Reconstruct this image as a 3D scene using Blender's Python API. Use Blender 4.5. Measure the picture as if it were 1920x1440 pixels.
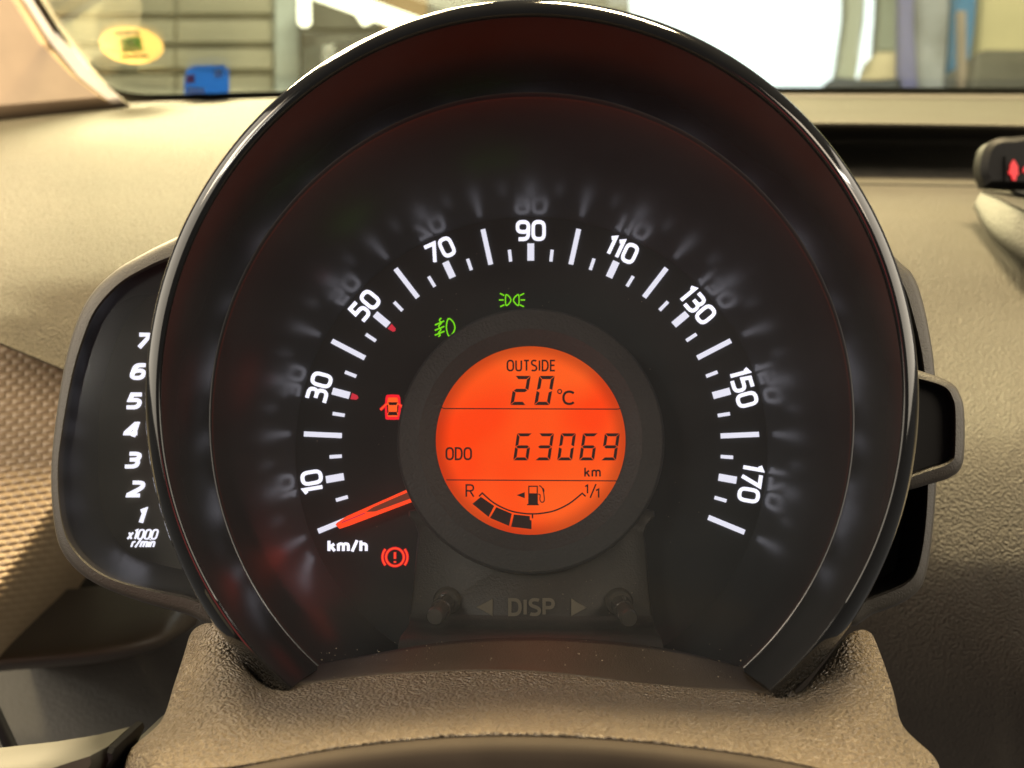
import bpy, bmesh, math, random
from mathutils import Vector, Matrix

random.seed(7)
sc = bpy.context.scene
for o in list(bpy.data.objects):
    bpy.data.objects.remove(o)
C = sc.collection

# ------------------------------------------------------------------ camera
FPX = 2260.0                                  # focal length in pixels of a 1920 px wide picture
PITCH = math.radians(18)                      # camera looks down by this much
CAM = Vector((0, 0, 1.10))
RIGHT = Vector((1, 0, 0))
FWD = Vector((0, math.cos(PITCH), -math.sin(PITCH)))
UP = Vector((0, math.sin(PITCH), math.cos(PITCH)))
cd = bpy.data.cameras.new('camera')
cam = bpy.data.objects.new('camera', cd)
C.objects.link(cam)
cam.location = CAM
cam.rotation_euler = (math.radians(90) - PITCH, 0, 0)
cd.sensor_width = 36
cd.lens = FPX / 1920 * 36
cd.clip_start = 0.01
cd.clip_end = 100
cd.dof.use_dof = True
cd.dof.focus_distance = 0.297
cd.dof.aperture_fstop = 20
sc.camera = cam

# ------------------------------------------------------------------ world and lamps
w = bpy.data.worlds.new('World')
sc.world = w
w.use_nodes = True
bg = w.node_tree.nodes['Background']
bg.inputs[0].default_value = (1.0, 0.94, 0.86, 1)
bg.inputs[1].default_value = 0.10


def area(name, loc, target, sx, sy, power, color, spread=180):
    l = bpy.data.lights.new(name, 'AREA')
    l.shape = 'ELLIPSE' if 'bounce' in name else 'RECTANGLE'
    l.size, l.size_y = sx, sy
    l.energy = power
    l.color = color
    l.spread = math.radians(spread)
    o = bpy.data.objects.new(name, l)
    C.objects.link(o)
    o.location = loc
    o.rotation_euler = (Vector(target) - Vector(loc)).to_track_quat('-Z', 'Y').to_euler()
    return o


WARM = (1.0, 0.79, 0.44)
TARGET = (0, 0.35, 0.98)
area('ceiling_lamp', (0.45, 1.12, 2.80), TARGET, 0.8, 0.22, 138, WARM)
area('ceiling_lamp', (-0.80, 1.45, 2.55), (-0.1, 0.4, 1.0), 0.8, 0.22, 72, WARM)
area('ceiling_lamp', (-0.75, 3.00, 2.00), (-0.3, 0.8, 1.0), 1.2, 0.3, 250, WARM)
area('side_window_light', (-0.78, 0.15, 1.30), (-0.1, 0.35, 1.0), 1.2, 0.8, 8, (1.0, 0.88, 0.70))
area('side_window_light', (-1.0, 0.2, 1.75), (-0.5, 0.95, 1.15), 0.5, 0.3, 9, (1.0, 0.82, 0.6))
area('side_window_light', (1.35, 0.25, 1.35), (0.2, 0.35, 1.0), 1.5, 0.9, 13, (1.0, 0.88, 0.70))
area('cabin_fill', (1.05, -0.55, 1.95), TARGET, 0.6, 0.5, 9, (1.0, 0.83, 0.62))  # added fill, no such lamp known; lifts the dark dial and button panel
area('tube_lamp', (-1.25, -0.75, 2.15), TARGET, 1.1, 0.05, 7, (1.0, 0.93, 0.80))
area('tube_lamp', (1.55, -0.35, 2.10), TARGET, 1.1, 0.05, 6, (1.0, 0.93, 0.80))
area('garage_fill', (0.3, 3.0, 3.2), (0.0, 5.0, 1.0), 2.0, 0.4, 205, (1.0, 0.88, 0.66))  # unseen lamp added to brighten the things beyond the windshield
area('red_bounce_light', (-0.30, -0.45, 0.93), TARGET, 0.28, 0.30, 0.45, (1.0, 0.10, 0.09))

# ------------------------------------------------------------------ render settings
sc.view_settings.view_transform = 'Standard'
sc.view_settings.look = 'None'
sc.view_settings.exposure = 0.0
sc.view_settings.gamma = 1.0
sc.view_settings.use_curve_mapping = False
sc.render.engine = 'CYCLES'
cy = sc.cycles
cy.use_denoising = True
cy.max_bounces = 8
cy.diffuse_bounces = 3
cy.glossy_bounces = 4
cy.transmission_bounces = 4
cy.transparent_max_bounces = 12
cy.caustics_reflective = False
cy.caustics_refractive = False
cy.sample_clamp_indirect = 4

# ------------------------------------------------------------------ frames
def W(px, py, d):
    """point on the ray of a photo pixel, d metres ahead of the camera"""
    return CAM + RIGHT * ((px - 960) / FPX * d) + UP * (-(py - 720) / FPX * d) + FWD * d


RT = 0.062                                    # outer radius of the long scale marks
DD = FPX * RT / 427.0
DC = W(995, 832.7, DD)                        # centre of the dial
_p, _y = 0.167, -0.0187
EX = (RIGHT * math.cos(_y) + FWD * math.sin(_y)).normalized()
EY = UP * math.cos(_p) + FWD * math.sin(_p)
EY = (EY - EX * EX.dot(EY)).normalized()
EN = EX.cross(EY).normalized()                # points out of the dial to the driver
DIALM = Matrix.Translation(DC) @ Matrix((EX, EY, EN)).transposed().to_4x4()


def DP(px, py, h=0.0):
    """pixel -> dial coordinates on the plane h above the dial face"""
    r = RIGHT * ((px - 960) / FPX) + UP * (-(py - 720) / FPX) + FWD
    t = (h - (CAM - DC).dot(EN)) / r.dot(EN)
    P = CAM + r * t - DC
    return Vector((P.dot(EX), P.dot(EY), h))


def DW(px, py, h):
    v = DP(px, py, h)
    return DIALM @ v


# ------------------------------------------------------------------ materials
def newmat(name):
    m = bpy.data.materials.new(name)
    m.use_nodes = True
    nt = m.node_tree
    return m, nt, nt.nodes['Principled BSDF']


def plastic(name, col, rough=0.5, grain=0, depth=0.0, var=0.15, coat=0.0, spec=0.5, wrinkle=False, rvar=0.0, coords='Object', vscale=60):
    m, nt, b = newmat(name)
    N, L = nt.nodes, nt.links
    tc = N.new('ShaderNodeTexCoord')
    b.inputs['Roughness'].default_value = rough
    b.inputs['Specular IOR Level'].default_value = spec
    b.inputs['Coat Weight'].default_value = coat
    b.inputs['Coat Roughness'].default_value = 0.05
    nz = N.new('ShaderNodeTexNoise')
    nz.inputs['Scale'].default_value = vscale
    nz.inputs['Detail'].default_value = 4
    L.new(tc.outputs[coords], nz.inputs['Vector'])
    r = N.new('ShaderNodeValToRGB')
    r.color_ramp.elements[0].position = 0.3
    r.color_ramp.elements[1].position = 0.7
    r.color_ramp.elements[0].color = (*[c * (1 - var) for c in col], 1)
    r.color_ramp.elements[1].color = (*[c * (1 + var) for c in col], 1)
    L.new(nz.outputs['Fac'], r.inputs['Fac'])
    L.new(r.outputs['Color'], b.inputs['Base Color'])
    if rvar:
        mr = N.new('ShaderNodeMapRange')
        mr.inputs['To Min'].default_value = rough - rvar
        mr.inputs['To Max'].default_value = rough + rvar
        n2 = N.new('ShaderNodeTexNoise')
        n2.inputs['Scale'].default_value = vscale * 1.7
        n2.inputs['Detail'].default_value = 6
        L.new(tc.outputs[coords], n2.inputs['Vector'])
        L.new(n2.outputs['Fac'], mr.inputs['Value'])
        L.new(mr.outputs['Result'], b.inputs['Roughness'])
    if grain:
        v = N.new('ShaderNodeTexVoronoi')
        v.feature = 'SMOOTH_F1'
        v.inputs['Scale'].default_value = grain
        dn = N.new('ShaderNodeTexNoise')
        dn.inputs['Scale'].default_value = grain * 0.45
        dn.inputs['Detail'].default_value = 3
        L.new(tc.outputs[coords], dn.inputs['Vector'])
        mx = N.new('ShaderNodeVectorMath')
        mx.operation = 'MULTIPLY_ADD'
        mx.inputs[1].default_value = (1.6 / grain,) * 3
        L.new(dn.outputs['Color'], mx.inputs[0])
        L.new(tc.outputs[coords], mx.inputs[2])
        L.new(mx.outputs['Vector'], v.inputs['Vector'])
        src = v.outputs['Distance']
        if wrinkle:
            n3 = N.new('ShaderNodeTexNoise')
            n3.inputs['Scale'].default_value = grain * 0.8
            n3.inputs['Detail'].default_value = 2
            L.new(tc.outputs[coords], n3.inputs['Vector'])
            ad = N.new('ShaderNodeMath')
            ad.operation = 'ADD'
            L.new(v.outputs['Distance'], ad.inputs[0])
            L.new(n3.outputs['Fac'], ad.inputs[1])
            src = ad.outputs[0]
        bp = N.new('ShaderNodeBump')
        bp.inputs['Strength'].default_value = 1.0
        bp.inputs['Distance'].default_value = depth
        bp.invert = True
        L.new(src, bp.inputs['Height'])
        L.new(bp.outputs['Normal'], b.inputs['Normal'])
    return m


def emit(name, col, strength, base=(0.02, 0.02, 0.02), vary=0.0, vscale=40):
    m, nt, b = newmat(name)
    b.inputs['Base Color'].default_value = (*base, 1)
    b.inputs['Roughness'].default_value = 0.4
    b.inputs['Emission Color'].default_value = (*col, 1)
    b.inputs['Emission Strength'].default_value = strength
    if vary:
        N, L = nt.nodes, nt.links
        tc = N.new('ShaderNodeTexCoord')
        nz = N.new('ShaderNodeTexNoise')
        nz.inputs['Scale'].default_value = vscale
        nz.inputs['Detail'].default_value = 1
        L.new(tc.outputs['Object'], nz.inputs['Vector'])
        mr = N.new('ShaderNodeMapRange')
        mr.inputs['To Min'].default_value = strength * (1 - vary)
        mr.inputs['To Max'].default_value = strength * (1 + vary)
        L.new(nz.outputs['Fac'], mr.inputs['Value'])
        L.new(mr.outputs['Result'], b.inputs['Emission Strength'])
    return m


def glass(name, tint=(1, 1, 1), ior=1.45, rough=0.0, gain=1.0, haze=0.0):
    m = bpy.data.materials.new(name)
    m.use_nodes = True
    nt = m.node_tree
    N, L = nt.nodes, nt.links
    N.remove(N['Principled BSDF'])
    tr = N.new('ShaderNodeBsdfTransparent')
    tr.inputs[0].default_value = (*tint, 1)
    gl = N.new('ShaderNodeBsdfGlossy')
    gl.inputs['Roughness'].default_value = rough
    fr = N.new('ShaderNodeFresnel')
    fr.inputs['IOR'].default_value = ior
    mu = N.new('ShaderNodeMath')
    mu.operation = 'MULTIPLY'
    mu.inputs[1].default_value = gain
    mu.use_clamp = True
    mx = N.new('ShaderNodeMixShader')
    L.new(fr.outputs[0], mu.inputs[0])
    L.new(mu.outputs[0], mx.inputs[0])
    L.new(tr.outputs[0], mx.inputs[1])
    L.new(gl.outputs[0], mx.inputs[2])
    last = mx
    if haze:                                  # pale diffuse veil mixed in unevenly to lift the dark dials
        df = N.new('ShaderNodeBsdfDiffuse')
        df.inputs[0].default_value = (0.75, 0.80, 0.82, 1)
        tc = N.new('ShaderNodeTexCoord')
        mp = N.new('ShaderNodeMapping')
        mp.inputs['Rotation'].default_value = (0, 0, 0.5)
        mp.inputs['Scale'].default_value = (18, 60, 18)
        nz = N.new('ShaderNodeTexNoise')
        nz.inputs['Scale'].default_value = 1.0
        nz.inputs['Detail'].default_value = 5
        mr = N.new('ShaderNodeMapRange')
        mr.inputs['From Min'].default_value = 0.3
        mr.inputs['From Max'].default_value = 0.7
        mr.inputs['To Min'].default_value = haze * 0.8
        mr.inputs['To Max'].default_value = haze * 1.2
        L.new(tc.outputs['Object'], mp.inputs['Vector'])
        L.new(mp.outputs['Vector'], nz.inputs['Vector'])
        L.new(nz.outputs['Fac'], mr.inputs['Value'])
        m2 = N.new('ShaderNodeMixShader')
        L.new(mr.outputs['Result'], m2.inputs[0])
        L.new(mx.outputs[0], m2.inputs[1])
        L.new(df.outputs[0], m2.inputs[2])
        last = m2
    L.new(last.outputs[0], N['Material Output'].inputs[0])
    return m


M = {}
M['piano'] = plastic('gloss_black', (0.006, 0.006, 0.006), 0.09, coat=0.6, rvar=0.03, vscale=120)
M['wall'] = plastic('satin_black', (0.018, 0.019, 0.020), 0.25, rvar=0.02, spec=0.15)
M['dial'] = plastic('dial_black', (0.043, 0.046, 0.049), 0.36, var=0.08, spec=0.35)
M['cone'] = plastic('surround_black', (0.052, 0.055, 0.059), 0.24, var=0.08, spec=0.36)
M['hub'] = plastic('hub_black', (0.070, 0.072, 0.072), 0.5, grain=1500, depth=0.00016, var=0.08)
M['panel'] = plastic('button_panel_black', (0.066, 0.062, 0.054), 0.42, grain=2200, depth=0.00006, var=0.1)
M['emboss'] = plastic('emboss_lit', (0.30, 0.265, 0.20), 0.28, var=0.1)  # coloured paler than the panel to imitate light caught on raised edges
M['button'] = plastic('button_black', (0.105, 0.098, 0.086), 0.14, var=0.1)
M['leather'] = plastic('column_plastic', (0.170, 0.131, 0.086), 0.35, spec=0.7, grain=1450, depth=0.0017, wrinkle=True, var=0.10, vscale=40)
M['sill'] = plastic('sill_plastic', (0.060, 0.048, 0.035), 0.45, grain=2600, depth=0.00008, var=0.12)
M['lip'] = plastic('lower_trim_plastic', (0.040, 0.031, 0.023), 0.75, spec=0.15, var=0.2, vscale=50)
M['dash'] = plastic('dash_plastic', (0.050, 0.041, 0.026), 0.64, spec=0.30, grain=1300, depth=0.0012, wrinkle=True, var=0.06, vscale=20)
M['dashR'] = plastic('dash_plastic_grained', (0.072, 0.065, 0.050), 0.58, spec=0.35, grain=1300, depth=0.0010, wrinkle=True, var=0.08, vscale=20)
M['weave'] = plastic('patterned_plastic', (0.23, 0.165, 0.095), 0.5, var=0.06)
M['pod'] = plastic('pod_plastic', (0.044, 0.039, 0.032), 0.5, grain=2600, depth=0.00010, var=0.08)
M['podin'] = plastic('pod_inside', (0.018, 0.016, 0.016), 0.42, var=0.1)
M['tach'] = plastic('tach_face', (0.085, 0.074, 0.052), 0.40, var=0.1)
M['knee'] = plastic('knee_panel_plastic', (0.030, 0.029, 0.026), 0.6, grain=900, depth=0.0003, var=0.08)
M['brown'] = plastic('lower_dash_plastic', (0.055, 0.041, 0.027), 0.55, var=0.08)
M['pillar'] = plastic('pillar_plastic', (0.36, 0.26, 0.165), 0.55, var=0.05)
M['pillar_edge'] = plastic('pillar_edge', (0.60, 0.52, 0.42), 0.25, var=0.05)
M['frit'] = plastic('frit_black', (0.008, 0.008, 0.008), 0.4)
M['console'] = plastic('console_plastic', (0.030, 0.029, 0.021), 0.6, grain=900, depth=0.0003, var=0.06)
M['stalk'] = plastic('stalk_grey', (0.050, 0.049, 0.037), 0.45, spec=0.3, var=0.08)
M['dark'] = plastic('dark_plastic', (0.005, 0.005, 0.0055), 0.55, spec=0.2)
M['white'] = emit('lit_white', (0.86, 0.86, 1.0), 1.25, (0.5, 0.5, 0.5))
M['tickw'] = emit('lit_mark', (0.86, 0.86, 1.0), 0.95, (0.3, 0.3, 0.3))
M['green'] = emit('lit_green', (0.26, 1.0, 0.0), 0.8)
M['red'] = emit('lit_red', (1.0, 0.005, 0.02), 1.0)
M['amber'] = emit('lit_amber', (1.0, 0.10, 0.008), 1.2)  # stands for the overexposed middle of the red lamps
M['redmark'] = emit('red_mark', (0.85, 0.03, 0.06), 0.75)
M['needle'] = emit('needle_orange', (1.0, 0.055, 0.008), 1.15, (0.3, 0.02, 0.01))
M['needle_in'] = emit('needle_insert', (0.30, 0.05, 0.02), 0.45, (0.10, 0.04, 0.03))
M['lcd'] = emit('lcd_orange', (1.0, 0.058, 0.0), 1.05, (0.02, 0.01, 0.0))
def backlight(m):
    nt = m.node_tree
    N, L = nt.nodes, nt.links
    b = N['Principled BSDF']
    tc = N.new('ShaderNodeTexCoord')
    nz = N.new('ShaderNodeTexNoise')
    nz.inputs['Scale'].default_value = 38
    nz.inputs['Detail'].default_value = 1.5
    L.new(tc.outputs['Object'], nz.inputs['Vector'])
    cr_ = N.new('ShaderNodeValToRGB')
    e = cr_.color_ramp.elements
    e[0].position, e[0].color = 0.36, (1.0, 0.050, 0.0, 1)
    e[1].position, e[1].color = 0.64, (1.0, 0.105, 0.008, 1)
    L.new(nz.outputs['Fac'], cr_.inputs['Fac'])
    L.new(cr_.outputs['Color'], b.inputs['Emission Color'])
    ln = N.new('ShaderNodeVectorMath')
    ln.operation = 'LENGTH'
    fl = N.new('ShaderNodeVectorMath')
    fl.operation = 'MULTIPLY'
    fl.inputs[1].default_value = (1, 1, 0)
    L.new(tc.outputs['Object'], fl.inputs[0])
    L.new(fl.outputs['Vector'], ln.inputs[0])
    mr = N.new('ShaderNodeMapRange')
    mr.interpolation_type = 'SMOOTHSTEP'
    mr.inputs['From Min'].default_value = 0.0205
    mr.inputs['From Max'].default_value = 0.0248
    mr.inputs['To Min'].default_value = 1.05
    mr.inputs['To Max'].default_value = 0.62
    L.new(ln.outputs['Value'], mr.inputs['Value'])
    L.new(mr.outputs['Result'], b.inputs['Emission Strength'])
backlight(M['lcd'])
M['lcd'].node_tree.nodes['Principled BSDF'].inputs['Specular IOR Level'].default_value = 0.05
M['seg'] = plastic('lcd_segment', (0.05, 0.012, 0.006), 0.5, var=0.05)
M['lens'] = glass('lens_clear', (0.97, 0.97, 0.97), 1.45, 0.16, 0.8, haze=0.018)
M['lens2'] = glass('side_lens_clear', (0.95, 0.95, 0.95), 1.45, 0.12, 0.9, haze=0.03)
M['wind'] = glass('windshield_glass', (0.93, 0.97, 0.95), 1.45, 0.0, 0.45)
M['dust'] = plastic('dust_speck', (0.45, 0.38, 0.28), 0.8)

# ------------------------------------------------------------------ mesh helpers
def link(name, verts, faces, mat, parent=None, smooth=True, world=False, sharp=None):
    me = bpy.data.meshes.new(name)
    me.from_pydata([tuple(v) for v in verts], [], faces)
    me.materials.append(mat)
    bm = bmesh.new()
    bm.from_mesh(me)
    bmesh.ops.recalc_face_normals(bm, faces=bm.faces)
    bm.to_mesh(me)
    bm.free()
    if smooth:
        me.polygons.foreach_set('use_smooth', [True] * len(me.polygons))
        me.set_sharp_from_angle(angle=math.radians(sharp or 40))
    me.update()
    o = bpy.data.objects.new(name, me)
    C.objects.link(o)
    if parent is not None:
        o.parent = parent
        if world:
            pass
    return o


def thing(name, label, cat, mat=None, loc=None, group=None, kind=None):
    o = bpy.data.objects.new(name, None)
    o.empty_display_size = 0.02
    C.objects.link(o)
    if mat is not None:
        o.matrix_world = mat
    elif loc is not None:
        o.location = loc
    tag(o, label, cat, group, kind)
    return o


def tag(o, label=None, cat=None, group=None, kind=None):
    if label: o['label'] = label
    if cat: o['category'] = cat
    if group: o['group'] = group
    if kind: o['kind'] = kind
    return o


def cr(p0, p1, p2, p3, t):
    return tuple(0.5 * ((2 * b) + (-a + c) * t + (2 * a - 5 * b + 4 * c - d) * t * t + (-a + 3 * b - 3 * c + d) * t ** 3)
                 for a, b, c, d in zip(p0, p1, p2, p3))


def smooth_path(pts, n=6, closed=False):
    out = []
    L = len(pts)
    rng = L if closed else L - 1
    for i in range(rng):
        if closed:
            q = [pts[(i + k) % L] for k in (-1, 0, 1, 2)]
        else:
            q = [pts[max(0, min(L - 1, i + k))] for k in (-1, 0, 1, 2)]
        for k in range(n):
            out.append(cr(*q, k / n))
    if not closed:
        out.append(tuple(pts[-1]))
    return out


def loft(name, rows, mat, parent=None, nu=6, nv=4, conv=None, inv=None, smooth_rows=True):
    """rows of (px, py, depth-or-h) control points, smoothed both ways"""
    R = [smooth_path(r, nu) for r in rows]
    if smooth_rows:
        cols = [smooth_path([r[i] for r in R], nv) for i in range(len(R[0]))]
        R = [[c[j] for c in cols] for j in range(len(cols[0]))]
    V = []
    for r in R:
        for p in r:
            q = conv(*p)
            V.append(inv @ q if inv is not None else q)
    nc = len(R[0])
    F = [(j * nc + i, j * nc + i + 1, (j + 1) * nc + i + 1, (j + 1) * nc + i) for j in range(len(R) - 1) for i in range(nc - 1)]
    return link(name, V, F, mat, parent, sharp=60)


def revolve(name, prof, mat, parent, a0=0, a1=360, seg=160, caps=False, sharp=35):
    """prof of (R, h, tilt): height = h + tilt*R*cos(angle from top)"""
    full = abs(a1 - a0) >= 359.9
    n = seg if full else seg + 1
    V, F = [], []
    m = len(prof)
    for i in range(n):
        a = math.radians(a0 + (a1 - a0) * i / seg)
        for (R, h, t) in prof:
            V.append((R * math.sin(a), R * math.cos(a), h + t * R * math.cos(a)))
    for i in range(seg):
        j = (i + 1) % n
        for k in range(m - 1):
            F.append((i * m + k, i * m + k + 1, j * m + k + 1, j * m + k))
        if caps:
            F.append((i * m + m - 1, i * m, j * m, j * m + m - 1))
    if caps and not full:
        F.append(tuple(range(m)))
        F.append(tuple(range((n - 1) * m, n * m)))
    return link(name, V, F, mat, parent, sharp=sharp)


def disc(name, R, h, mat, parent, seg=128, tilt=0.0, dome=0.0, cx=0, cyy=0, rings=8):
    V = [(cx, cyy, h + dome)]
    F = []
    for r in range(1, rings + 1):
        q = R * r / rings
        for i in range(seg):
            a = 2 * math.pi * i / seg
            V.append((cx + q * math.sin(a), cyy + q * math.cos(a), h + tilt * q * math.cos(a) + dome * (1 - (r / rings) ** 2)))
    for i in range(seg):
        F.append((0, 1 + (i + 1) % seg, 1 + i))
    for r in range(rings - 1):
        b0, b1 = 1 + r * seg, 1 + (r + 1) * seg
        for i in range(seg):
            j = (i + 1) % seg
            F.append((b0 + i, b0 + j, b1 + j, b1 + i))
    return link(name, V, F, mat, parent)


def prism_geo(V, F, poly, z0, z1, bevel=0.0):
    """closed polygon of 2-D points extruded from z0 to z1"""
    b = len(V)
    n = len(poly)
    if bevel:
        cx = sum(p[0] for p in poly) / n
        cyy = sum(p[1] for p in poly) / n
        R = max(math.hypot(p[0] - cx, p[1] - cyy) for p in poly)
        k = 1 - bevel / R
        V += [(p[0], p[1], z0) for p in poly] + [(p[0], p[1], z1 - bevel) for p in poly] + \
             [(cx + (p[0] - cx) * k, cyy + (p[1] - cyy) * k, z1) for p in poly]
        for s in (0, n):
            for i in range(n):
                j = (i + 1) % n
                F.append((b + s + i, b + s + j, b + s + n + j, b + s + n + i))
        F.append(tuple(b + 2 * n + i for i in range(n)))
    else:
        V += [(p[0], p[1], z0) for p in poly] + [(p[0], p[1], z1) for p in poly]
        for i in range(n):
            j = (i + 1) % n
            F.append((b + i, b + j, b + n + j, b + n + i))
        F.append(tuple(b + n + i for i in range(n)))


def stroke_geo(V, F, pts, wid, z0, z1, closed=False):
    """ribbon of constant width along a 2-D path, extruded"""
    P = [Vector((p[0], p[1])) for p in pts]
    q = [P[0]]
    for p in P[1:]:
        if (p - q[-1]).length > 1e-7:
            q.append(p)
    P = q
    if closed and (P[0] - P[-1]).length < 1e-6:
        P.pop()
    n = len(P)
    Lf, Rt = [], []
    for i in range(n):
        if closed:
            a, c = P[i - 1], P[(i + 1) % n]
        else:
            a, c = P[max(0, i - 1)], P[min(n - 1, i + 1)]
        d1 = (P[i] - a) if (P[i] - a).length > 1e-9 else (c - P[i])
        d2 = (c - P[i]) if (c - P[i]).length > 1e-9 else (P[i] - a)
        d1, d2 = d1.normalized(), d2.normalized()
        t = (d1 + d2)
        t = t.normalized() if t.length > 1e-6 else d1
        nn = Vector((-t.y, t.x))
        k = 1 / max(0.5, nn.dot(Vector((-d1.y, d1.x))))
        Lf.append(P[i] + nn * wid / 2 * k)
        Rt.append(P[i] - nn * wid / 2 * k)
    b = len(V)
    V += [(p.x, p.y, z0) for p in Lf] + [(p.x, p.y, z0) for p in Rt] + [(p.x, p.y, z1) for p in Lf] + [(p.x, p.y, z1) for p in Rt]
    m = n if closed else n - 1
    for i in range(m):
        j = (i + 1) % n
        F.append((b + 2 * n + i, b + 2 * n + j, b + 3 * n + j, b + 3 * n + i))
        F.append((b + i, b + j, b + 2 * n + j, b + 2 * n + i))
        F.append((b + n + i, b + n + j, b + 3 * n + j, b + 3 * n + i))
    if not closed:
        for i in (0, n - 1):
            F.append((b + i, b + n + i, b + 3 * n + i, b + 2 * n + i))


# ------------------------------------------------------------------ stroke letters
GL = {
    '0': (.60, ["M.3 0 C.08 0 0 .1 0 .35 L0 .65 C0 .9 .08 1 .3 1 C.52 1 .6 .9 .6 .65 L.6 .35 C.6 .1 .52 0 .3 0 Z"]),
    '1': (.22, ["M0 .88 L.2 1 L.2 0"]),
    '2': (.60, ["M.02 1 L.34 1 C.54 1 .6 .9 .6 .77 C.6 .6 .5 .5 .36 .38 L0 .06 L0 0 L.6 0"]),
    '3': (.60, ["M.02 1 L.32 1 C.54 1 .58 .9 .58 .77 C.58 .6 .5 .54 .3 .54 L.14 .54", "M.3 .54 C.52 .54 .6 .46 .6 .28 C.6 .08 .52 0 .3 0 L0 0"]),
    '4': (.62, ["M.46 0 L.46 1 L.38 1 L0 .32 L0 .26 L.62 .26"]),
    '5': (.60, ["M.56 1 L.06 1 L.03 .57 L.32 .57 C.54 .57 .6 .48 .6 .3 C.6 .08 .52 0 .3 0 L0 0"]),
    '6': (.60, ["M0 .3 C0 .5 .08 .58 .3 .58 C.52 .58 .6 .5 .6 .3 C.6 .08 .52 0 .3 0 C.08 0 0 .08 0 .3 L0 .6 C0 .92 .1 1 .32 1 L.54 1"]),
    '7': (.58, ["M0 1 L.58 1 L.2 0"]),
    '9': (.60, ["M.6 .7 C.6 .5 .52 .42 .3 .42 C.08 .42 0 .5 0 .7 C0 .92 .08 1 .3 1 C.52 1 .6 .92 .6 .7 L.6 .4 C.6 .08 .5 0 .28 0 L.06 0"]),
    'k': (.46, ["M0 1 L0 0", "M.42 .68 L.02 .32", "M.17 .44 L.46 0"]),
    'm': (.80, ["M0 .7 L0 0", "M0 .45 C0 .62 .08 .7 .2 .7 C.33 .7 .4 .62 .4 .45 L.4 0", "M.4 .45 C.4 .62 .48 .7 .6 .7 C.73 .7 .8 .62 .8 .45 L.8 0"]),
    'h': (.44, ["M0 1 L0 0", "M0 .45 C0 .62 .08 .7 .22 .7 C.36 .7 .44 .62 .44 .45 L.44 0"]),
    'n': (.44, ["M0 .7 L0 0", "M0 .45 C0 .62 .08 .7 .22 .7 C.36 .7 .44 .62 .44 .45 L.44 0"]),
    'r': (.30, ["M0 .7 L0 0", "M0 .45 C0 .62 .1 .7 .3 .7"]),
    'i': (.05, ["M.02 .7 L.02 0", "M.02 .9 L.02 1"]),
    'x': (.46, ["M0 .7 L.46 0", "M.46 .7 L0 0"]),
    '/': (.40, ["M0 -.05 L.4 1.05"]),
    'O': (.56, ["M.28 0 C.08 0 0 .15 0 .35 L0 .65 C0 .85 .08 1 .28 1 C.48 1 .56 .85 .56 .65 L.56 .35 C.56 .15 .48 0 .28 0 Z"]),
    'U': (.50, ["M0 1 L0 .3 C0 .08 .08 0 .25 0 C.42 0 .5 .08 .5 .3 L.5 1"]),
    'T': (.46, ["M0 1 L.46 1", "M.23 1 L.23 0"]),
    'S': (.46, ["M.44 .95 C.36 .99 .3 1 .22 1 C.06 1 0 .9 0 .77 C0 .64 .08 .58 .23 .52 C.38 .46 .46 .38 .46 .25 C.46 .1 .38 0 .22 0 C.12 0 .06 .01 0 .05"]),
    'I': (.04, ["M.02 1 L.02 0"]),
    'D': (.52, ["M0 0 L0 1 L.2 1 C.44 1 .52 .8 .52 .5 C.52 .2 .44 0 .2 0 Z"]),
    'E': (.40, ["M.4 1 L0 1 L0 0 L.4 0", "M0 .52 L.36 .52"]),
    'P': (.46, ["M0 0 L0 1 L.24 1 C.4 1 .46 .88 .46 .73 C.46 .56 .4 .46 .24 .46 L0 .46"]),
    'R': (.48, ["M0 0 L0 1 L.24 1 C.4 1 .46 .88 .46 .75 C.46 .6 .4 .5 .24 .5 L0 .5", "M.24 .5 L.48 0"]),
    'C': (.60, ["M.6 .86 C.52 .96 .44 1 .34 1 C.1 1 0 .78 0 .5 C0 .22 .1 0 .34 0 C.44 0 .52 .04 .6 .14"]),
}


def parse(s):
    tok = s.replace('M', ' M ').replace('L', ' L ').replace('C', ' C ').replace('Z', ' Z ').split()
    pts, i, closed, cmd = [], 0, False, None
    while i < len(tok):
        if tok[i] in 'MLCZ':
            cmd = tok[i]
            i += 1
            if cmd == 'Z':
                closed = True
            continue
        if cmd in 'ML':
            pts.append((float(tok[i]), float(tok[i + 1])))
            i += 2
        else:
            v = [float(t) for t in tok[i:i + 6]]
            i += 6
            x0, y0 = pts[-1]
            for k in range(1, 9):
                t = k / 8
                a, b, c, d = (1 - t) ** 3, 3 * t * (1 - t) ** 2, 3 * t * t * (1 - t), t ** 3
                pts.append((a * x0 + b * v[0] + c * v[2] + d * v[4], a * y0 + b * v[1] + c * v[3] + d * v[5]))
    return pts, closed


def text_strokes(s, gap):
    """strokes of a string in em units (glyph height 1) and the total width"""
    out, x = [], 0
    for ch in s:
        wd, st = GL[ch]
        for q in st:
            pts, cl = parse(q)
            out.append(([(x + p[0], p[1]) for p in pts], cl))
        x += wd + gap
    return out, x - gap


def text_mesh(name, s, fn, wid, z0, z1, mat, parent, gap=0.24):
    """fn maps (u 0..1, v 0..1) over the string's centre-line box to dial (x, y)"""
    V, F = [], []
    st, wd = text_strokes(s, gap)
    for k, (pts, cl) in enumerate(st):
        stroke_geo(V, F, [fn(p[0] / wd, p[1]) for p in pts], wid, z0, z1 + k * 4e-6, cl)
    return link(name, V, F, mat, parent, smooth=False)


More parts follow.
